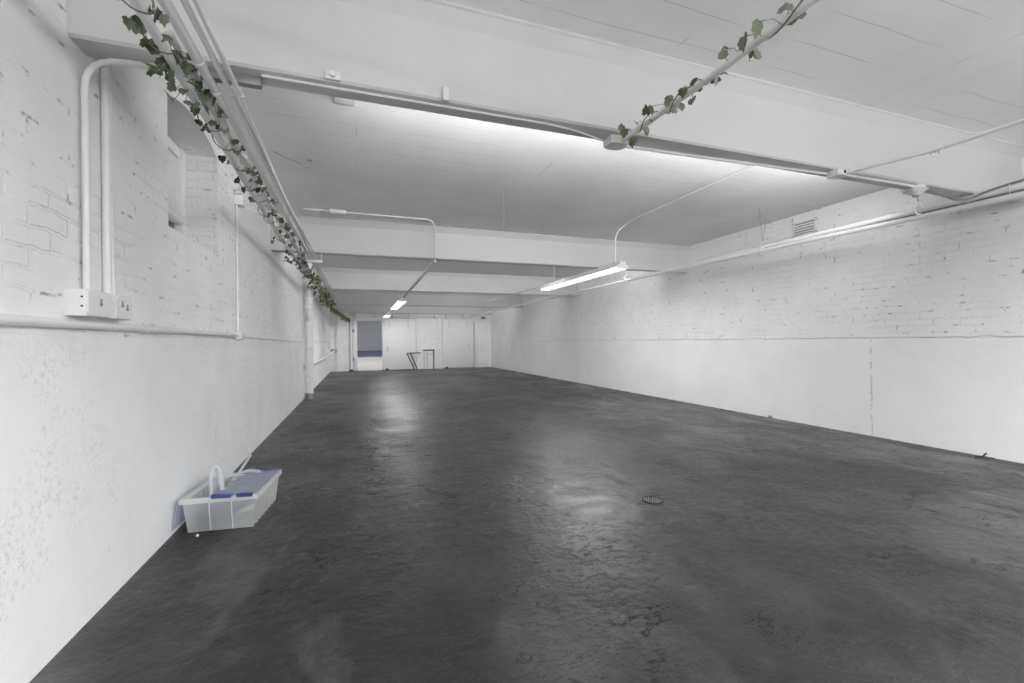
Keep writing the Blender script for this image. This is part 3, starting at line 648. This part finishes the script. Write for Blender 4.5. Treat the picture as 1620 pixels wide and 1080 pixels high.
# conduit feeding the long lamp and the row of lamps
pipe('lamp_conduit', 'thin conduit across the ceiling that drops to the near end of the long lamp', 'conduit', [(3.774, 2.47, ZC-.012), (3.775, 5.45, ZC-.012), (3.68, 5.72, ZC-.14), (3.67, 5.72, LZ+.08)], .0095, M_pipe, rad=.12)
pipe('lamp_conduit', 'thin conduit running on from the far end of the long lamp', 'conduit', [(3.67, 8.38, 2.36), (3.67, 13.0, 2.40)], .012, M_pipe)
lc = pipe('lamp_conduit', 'white conduit crossing the ceiling, bending down the second beam to the doorway lamps', 'conduit', [(-.66, 6.26, ZC-.014), (1.00, 6.28, ZC-.014), (1.10, 6.50, ZC-.09), (1.10, 6.58, 2.75), (1.10, 6.58, 2.455), (1.09, 6.95, 2.43), (1.085, 11.55, 2.36)], .0115, M_pipe, rad=.09)
pipe('lamp_conduit', 'second white conduit lying beside the run to the doorway lamps', 'conduit', [(1.13, 6.75, 2.445), (1.13, 9, 2.41), (1.115, 11.56, 2.362)], .020, M_pipe)
pipe('lamp_conduit', 'conduit linking the two lamps above the doorway', 'conduit', [(1.085, 14.46, 2.36), (1.085, 16.64, 2.34)], .014, M_pipe)
b3 = thing('junction_box', 'flat white box on the ceiling conduit left of the bend', 'junction box', (-.25, 6.28, ZC-.04))
bm = B(); box(bm, -.34, -.14, 6.20, 6.30, ZC-.045, ZC-.001, .005); obj('box_body', bm, M_metal_w, b3)
bm = B(); box(bm, -.335, -.145, 6.205, 6.295, ZC-.050, ZC-.045, .002); obj('cover_plate', bm, M_metal_w, b3)
# louvred vent on the right wall
vt = thing('wall_vent', 'small louvred vent high on the right wall above the hung pipes', 'vent', (XR, 4.43, 2.65))
vy0, vy1, vz0, vz1 = 4.245, 4.605, 2.645, 2.85
bm = B()
for q in ((vy0, vy0+.03, vz0, vz1), (vy1-.03, vy1, vz0, vz1), (vy0, vy1, vz0, vz0+.025), (vy0, vy1, vz1-.025, vz1)): box(bm, XR-.022, XR+.001, *q, .002)
obj('vent_frame', bm, M_metal_w, vt)
bm = B(); box(bm, XR-.006, XR-.002, vy0+.02, vy1-.02, vz0+.02, vz1-.02); obj('vent_backing', bm, M_black, vt)
for k in range(4):
    z = vz0+.032+k*.036
    bm = B(); prism(bm, [(XR-.020, z), (XR-.016, z), (XR-.006, z+.030), (XR-.010, z+.030)], lambda p, t: V((p[0], vy0+.025+(vy1-vy0-.05)*t, p[1]))); obj('louvre_blade', bm, M_metal_w, vt, False)

# ------------------------------------------------------------------ ivy garlands
LEAF = [(0, 0), (.22, -.12), (.50, .12), (.40, .36), (.42, .54), (.20, .68), (0, 1.0)]
def leaf(bm, pos, size, yaw, pitch, roll, fold=.30):
    mt = Matrix.Translation(pos) @ Matrix.Rotation(yaw, 4, 'Z') @ Matrix.Rotation(pitch, 4, 'X') @ Matrix.Rotation(roll, 4, 'Y')
    def pt(x, y): return mt @ V((x*size, y*size, (-fold*abs(x)-.22*y*y)*size))
    mid = [bm.verts.new(pt(0, y)) for y in (0, .34, .64, 1.0)]
    for s in (1, -1):
        q = [bm.verts.new(pt(s*x, y)) for x, y in LEAF[1:6]]
        for f in ((mid[0], q[0], q[1]), (mid[0], q[1], q[2], mid[1]), (mid[1], q[2], q[3], q[4]), (mid[1], q[4], mid[2]), (mid[2], q[4], mid[3])):
            bm.faces.new(f if s > 0 else f[::-1])
def unproj_z(px, py, z):
    d = Fd+Rt*((px-810)/FPX)+Ut*((540-py)/FPX); t = (z-1.2)/d.z; return V((0, 0, 1.2))+d*t
def path_at(path, y):
    for a, b in zip(path, path[1:]):
        if a[1] <= y <= b[1]:
            t = (y-a[1])/(b[1]-a[1]); return V(a).lerp(V(b), t)
    return V(path[-1])
def garland(label, path, y0, y1, spots, rnd, r_coil, pitch_len, far=None):
    root = thing('ivy_garland', label, 'ivy garland', path_at(path, y0))
    pts = []; y = y0; ph = 0
    while y < y1:
        c = path_at(path, y); r = r_coil*(1+.55*math.sin(y*7.3)+.2*math.sin(y*19)); a = ph
        pts.append(c+V((r*math.cos(a), 0, r*math.sin(a)))); y += .018; ph += .018*2*math.pi/(pitch_len*(1+.3*math.sin(y*2.1)))
    bm = B(); tube(bm, pts, .0028, 5); obj('vine_stem', bm, M_vine, root)
    bl = B(); bp = B(); bl2 = B()
    for (p, size) in spots:
        yw = random.uniform(-1, 1)+(math.pi if random.random() < .5 else 0); leaf(bl, p, size, yw, random.uniform(.9, 2.0)*random.choice((1, -1)), random.uniform(-.6, .6))
        c = min(pts, key=lambda q: (q-p).length); mid = (c+p)/2+V((0, random.uniform(-.01, .01), .012)); tube(bp, [c, mid, p], .0016, 4)
    for (ya, yb, n, dx0, dx1, dz0, dz1, s0, s1, which) in rnd:
        for _ in range(n):
            yy = random.uniform(ya, yb); c = path_at(path, yy)+V((random.uniform(dx0, dx1), 0, random.uniform(dz0, dz1)))
            if abs(c.x-path_at(path, yy).x) < .02 and c.z > path_at(path, yy).z-.02: c.z -= .03
            leaf(bl2 if which else bl, c, random.uniform(s0, s1), random.uniform(0, 6.28), random.uniform(-2.2, 2.2), random.uniform(-.8, .8))
            q = pts[min(len(pts)-1, max(0, int((yy-y0)/.018)))]; tube(bp, [q, (q+c)/2+V((0, 0, .01)), c], .0014, 4)
    nl = len(bl.faces); tmp = bpy.data.meshes.new('tmp'); bp.to_mesh(tmp); bp.free(); bl.from_mesh(tmp); bpy.data.meshes.remove(tmp)
    bl.faces.ensure_lookup_table()
    for f in bl.faces[nl:]: f.material_index = 1
    lv = obj('leaves', bl, M_leaf, root, False); lv.data.materials.append(M_vine)
    if len(bl2.verts): obj('leaves', bl2, M_leaf2, root, False)
    else: bl2.free()
    return root
def zpt(zx, zy, ox, oy, sc): return ox+zx/sc, oy+zy/sc
spots = []
L1 = [(705,10),(785,130),(845,215),(905,160),(935,55),(993,105),(955,135),(850,120),(910,100),(885,300),(935,330),(980,390),(920,435),(1005,460),(990,425),(1090,400),(1140,400),(1150,425),(1175,380),(1190,450),(1165,455),(1215,515),(1215,570),(1265,620),(1235,650),(1210,745),(1225,810),(1250,770),(1285,825),(1300,750),(1335,800),(1325,700),(1355,730),(1375,790),(1435,865),(1440,930),(1410,940),(1480,935),(1355,968),(1385,1015),(1010,225),(940,290),(1125,560),(1195,670)]
L4 = [(190,170),(250,205),(305,290),(318,330),(300,45),(345,45),(275,85),(320,105),(365,95),(400,130),(360,145),(300,155),(375,175),(420,205),(375,215),(440,280),(515,325),(490,325),(510,400),(500,450),(455,425),(570,470),(570,510),(615,510),(590,560),(620,575),(630,545),(550,570),(665,590),(510,630),(490,660),(615,640),(640,690),(680,675),(715,660),(720,705),(725,745),(610,745),(640,785),(610,815),(750,775),(715,800),(740,820),(805,845),(790,890)]
for zx, zy in L1:
    q = zpt(zx, zy, 0, 0, 3.857); p = unproj_z(q[0], q[1]-4, 2.38+random.uniform(-.02, .03)); spots.append((p, random.uniform(.040, .056)))
for zx, zy in L4:
    q = zpt(zx, zy, 340, 260, 5.4); p = unproj_z(q[0], q[1]-2, 2.38+random.uniform(-.02, .03)); spots.append((p, random.uniform(.042, .062)))
garland('long ivy garland wound along the pipe nearest the left wall', P1, .6, 19.3, spots,
        [(.6, 1.7, 12, -.07, .07, -.05, .03, .04, .055, 0), (2.12, 2.50, 13, -.07, -.01, -.05, .04, .040, .055, 0), (2.15, 2.55, 12, .02, .085, -.04, .05, .040, .055, 0),
         (6.5, 9.0, 55, -.02, .11, -.03, .05, .045, .065, 0), (6.5, 9.0, 14, -.12, 0, -.07, 0, .045, .06, 0),
         (8.2, 12.5, 95, .0, .13, -.04, .05, .045, .07, 1), (9, 14, 45, -.16, 0, -.12, .02, .05, .07, 0),
         (11, 15, 45, .02, .16, -.05, .05, .05, .07, 0), (13.8, 19.2, 170, -.08, .03, -.13, -.01, .06, .085, 1), (18.3, 19.3, 26, -.06, .10, -.12, .0, .06, .085, 0)], .026, .30)
RL = [(1255,85,1),(1090,160,1.1),(985,260,1.2),(885,342,.75),(848,405,.8),(1340,145,1),(1275,185,.9),(1022,405,1),(1062,405,.9),(850,500,1),(800,555,.9),(815,520,.8),(650,540,.8),(582,600,.8),(490,650,.8),(480,685,.6),(678,620,.9),(648,668,.9),(555,705,1),(528,760,.9),(380,718,.9),(343,770,.9),(285,830,.6),(325,862,1),(350,855,.9),(265,915,1),(185,875,.9),(200,870,.9),(255,945,.8),(375,800,.5)]
spots = []
for zx, zy, s in RL:
    q = zpt(zx, zy, 940, 0, 4.153); p = unproj_z(q[0], q[1]-5, 2.44+random.uniform(-.012, .012)); spots.append((p, s*.058))
garland('short ivy garland wound round the pipe at the top right, ending at the beam', R1, -.2, 2.30, spots, [(-.2, .95, 14, -.07, .07, -.05, .03, .045, .06, 0)], .020, .34)

# ------------------------------------------------------------------ tote
TA = math.radians(-6); TU = V((math.cos(TA), math.sin(TA), 0)); TV = V((-math.sin(TA), math.cos(TA), 0))
T0 = V((-.66, 3.272, 0))         # front right bottom corner
TW, TD, TH, TP = .375, .49, .226, .024
def tp(a, b, z): return T0-TU*(TW-a)+TV*b+V((0, 0, z))     # a along the width, b along the depth
tote = thing('storage_tote', 'translucent plastic storage tote on the floor by the left wall', 'storage box', tp(TW/2, TD/2, 0))
bm = B()
def ringpts(z, n=14, m=20, rib=True):
    k = z/TH; e = TP*k; out = []
    def ribo(i): return .0075 if (rib and i % 2) else 0
    for i in range(m): a = i/m; out.append(tp(-e+(TW+2*e)*a, -e, z))
    for i in range(n*2):
        b = i/(n*2); out.append(tp(TW+e-ribo(i//2), -e+(TD+2*e)*b, z))
    for i in range(m): a = 1-i/m; out.append(tp(-e+(TW+2*e)*a, TD+e, z))
    for i in range(n*2):
        b = 1-i/(n*2); out.append(tp(-e+ribo(i//2), -e+(TD+2*e)*b, z))
    return out
rings = [[bm.verts.new(p) for p in ringpts(z)] for z in (0.004, .06, .12, TH*.90)]
for a, b in zip(rings, rings[1:]):
    for i in range(len(a)): bm.faces.new((a[i], a[(i+1) % len(a)], b[(i+1) % len(b)], b[i]))
bm.faces.new(rings[0][::-1])
obj('tote_body', bm, M_tote, tote, False)
bm = B()
e = TP
rim_o = [(-e-.012, -e-.012), (TW+e+.012, -e-.012), (TW+e+.012, TD+e+.012), (-e-.012, TD+e+.012)]
for (a0, b0), (a1, b1) in zip(rim_o, rim_o[1:]+rim_o[:1]):
    p, q = tp(a0, b0, 0), tp(a1, b1, 0); d = (q-p).normalized(); n = V((-d.y, d.x, 0))
    c = [p+V((0, 0, TH*.86)), p+n*.014+V((0, 0, TH*.86)), p+n*.014+V((0, 0, TH)), p+V((0, 0, TH))]; f = [v+(q-p) for v in c]
    va = [bm.verts.new(v) for v in c]; vb = [bm.verts.new(v) for v in f]
    bm.faces.new(va); bm.faces.new(vb[::-1])
    for i in range(4): bm.faces.new((va[i], vb[i], vb[(i+1) % 4], va[(i+1) % 4]))
obj('rim', bm, M_rim, tote, False)
for a in (.34, .68):
    bm = B(); p, q = tp(TW*a, -.002, .01), tp(TW*a, -e-.004, TH*.86); tube(bm, [p, q], .003, 6); obj('front_rib', bm, M_rim, tote)
# closed lid half with toothed inner edge
def flap(bm, poly, z, th):
    a = [bm.verts.new(tp(x, y, z(x))) for x, y in poly]; b = [bm.verts.new(tp(x, y, z(x)+th)) for x, y in poly]; n = len(poly)
    bm.faces.new(a[::-1]); bm.faces.new(b)
    for i in range(n): bm.faces.new((a[i], a[(i+1) % n], b[(i+1) % n], b[i]))
la, lb = .135, TW+e+.008
poly = [(lb, -e), (lb, TD+e), (la+.06, TD+e)]
nt = 5
for i in range(nt):
    y1 = TD+e-(TD+2*e)*i/nt; y0 = TD+e-(TD+2*e)*(i+1)/nt; ym = (y0+y1)/2
    poly += [(la+.06, y1-.01), (la, y1-.03), (la, ym), (la+.06, ym-.02)]
poly += [(la+.02, -e)]
bm = B(); flap(bm, poly, lambda x: TH+.004+.02*(lb-x), .004); lid = obj('lid_flap', bm, M_lid, tote, False)
bm = B()
for a0, a1 in ((la+.01, la+.125), (la+.155, lb-.025)):
    flap(bm, [(a0, -e-.016), (a1, -e-.016), (a1, -e+.006), (a0, -e+.006)], lambda x: TH-.012+.02*(lb-x), .022)
for a0, a1 in ((la+.06, la+.085), (la+.15, lb-.02)):
    flap(bm, [(a0, TD+e-.004), (a1, TD+e-.004), (a1, TD+e+.014), (a0, TD+e+.014)], lambda x: TH-.008+.02*(lb-x), .022)
obj('lid_edge', bm, M_lidedge, lid, False)
bm = B()
flap(bm, [(.25, .10), (.30, .12), (.285, .30), (.235, .28)], lambda x: TH+.009+.02*(lb-x), .006); obj('lid_grip', bm, M_lid, lid, False)
# open lid half hanging down beside the wall
bm = B()
a = [tp(-e-.016, -e, TH*.95), tp(-e-.016, TD+e, TH*.95), tp(-e-.045, TD+e, .03), tp(-e-.045, .35, .05), tp(-e-.048, .3, .03), tp(-e-.045, .1, .05), tp(-e-.048, -e, .035)]
va = [bm.verts.new(p) for p in a]; vb = [bm.verts.new(p-TU*.005) for p in a]
bm.faces.new(va); bm.faces.new(vb[::-1])
for i in range(len(a)): bm.faces.new((va[i], va[(i+1) % len(a)], vb[(i+1) % len(a)], vb[i]))
lid2 = obj('lid_flap', bm, M_lid, tote, False)
lid2['label'] = 'open flap hanging down beside the wall'
# contents
hp = [tp(.20, .20, .03), tp(.30, .24, .05), tp(.28, .36, .07), tp(.14, .36, .07), tp(.06, .24, .08), tp(.10, .08, .12), tp(.112, .05, .22), tp(.112, .05, .34), tp(.118, .053, .385), tp(.136, .06, .405), tp(.154, .07, .385), tp(.162, .075, .34), tp(.166, .085, .22), tp(.17, .14, .12), tp(.09, .25, .10), tp(.07, .38, .14), tp(.12, .46, .22), tp(.19, .47, .255), tp(.28, .44, .245)]
hp = fillet(hp, .045, 5)
bm = B(); tube(bm, hp, .0125, 10); tag(obj('clear_hose', bm, M_hose), 'clear plastic hose looping up out of the tote', 'hose')
bm = B(); tube(bm, [tp(.10, .20, .10), tp(.12, .46, .215), tp(.165, .62, .33)], .010, 10); tag(obj('clear_rod', bm, M_hose), 'straight clear rod sticking out of the back of the tote', 'rod')
bm = B(); bmesh.ops.create_icosphere(bm, subdivisions=4, radius=1)
for v in bm.verts:
    n = 1+.16*math.sin(v.co.x*5+1)*math.sin(v.co.y*6)+.12*math.sin(v.co.z*7+2*v.co.x); c = v.co*n
    v.co = tp(.100+c.x*.078, .082+c.y*.075, .070+c.z*.062)
tag(obj('bundle', bm, M_bluebag), 'dark blue crumpled bundle showing through the front of the tote', 'bundle')
bm = B(); tube(bm, [tp(.19, .06, .03), tp(.27, .10, .12)], .018, 10); tube(bm, [tp(.27, .10, .12), tp(.31, .12, .15)], .012, 10)
tag(obj('nozzle', bm, M_bluebag), 'blue-grey nozzle lying slanted inside the tote', 'nozzle')

# ------------------------------------------------------------------ floor drain and bits
fdx, fdy = 2.065, 2.745
fd = thing('floor_drain', 'round black grated drain set into the floor', 'drain', (fdx, fdy, 0))
bm = B(); tube(bm, [(fdx, fdy, .0005), (fdx, fdy, .003)], .082, 28); obj('drain_well', bm, M_black, fd)
bm = B(); tube(bm, [V((fdx+.072*math.cos(a), fdy+.072*math.sin(a), .0055)) for a in [i*math.pi/16 for i in range(33)]], .005, 6, False); obj('grate_rim', bm, M_dark, fd)
for k in range(-4, 5):
    if k == 1: continue
    o = k*.0148; hl = math.sqrt(.07**2-o*o)
    d = V((math.cos(.9), math.sin(.9), 0)); n = V((-d.y, d.x, 0)); c = V((fdx, fdy, .006))+n*o
    bm = B(); tube(bm, [c-d*hl, c+d*hl], .0028, 6); obj('grate_bar', bm, M_greyst, fd)
def stone(name, label, cat, x, y, s, mat):
    bm = B(); bmesh.ops.create_icosphere(bm, subdivisions=2, radius=1)
    for v in bm.verts: v.co = V((x, y, s[2]*.9))+V((v.co.x*s[0], v.co.y*s[1], v.co.z*s[2]))*(1+random.uniform(-.15, .15))
    zmin = min(v.co.z for v in bm.verts); bmesh.ops.translate(bm, verts=bm.verts, vec=(0, 0, -zmin))
    return tag(obj(name, bm, mat, None, False), label, cat)
stone('stone', 'small grey stone at the foot of the right wall', 'stone', 5.86, 4.95, (.03, .035, .022), M_stone)
stone('plaster_crumb', 'pale crumb of plaster on the floor in front of the tote', 'crumb', -.958, 3.225, (.010, .008, .010), M_crumb)
bm = B(); tube(bm, [(5.80, 2.60, .006), (5.84, 2.56, .012), (5.87, 2.545, .045)], .008, 6); tube(bm, [(5.84, 2.56, .012), (5.86, 2.48, .008)], .006, 6)
tag(obj('twig', bm, M_black), 'black twig on the floor against the right wall', 'twig')
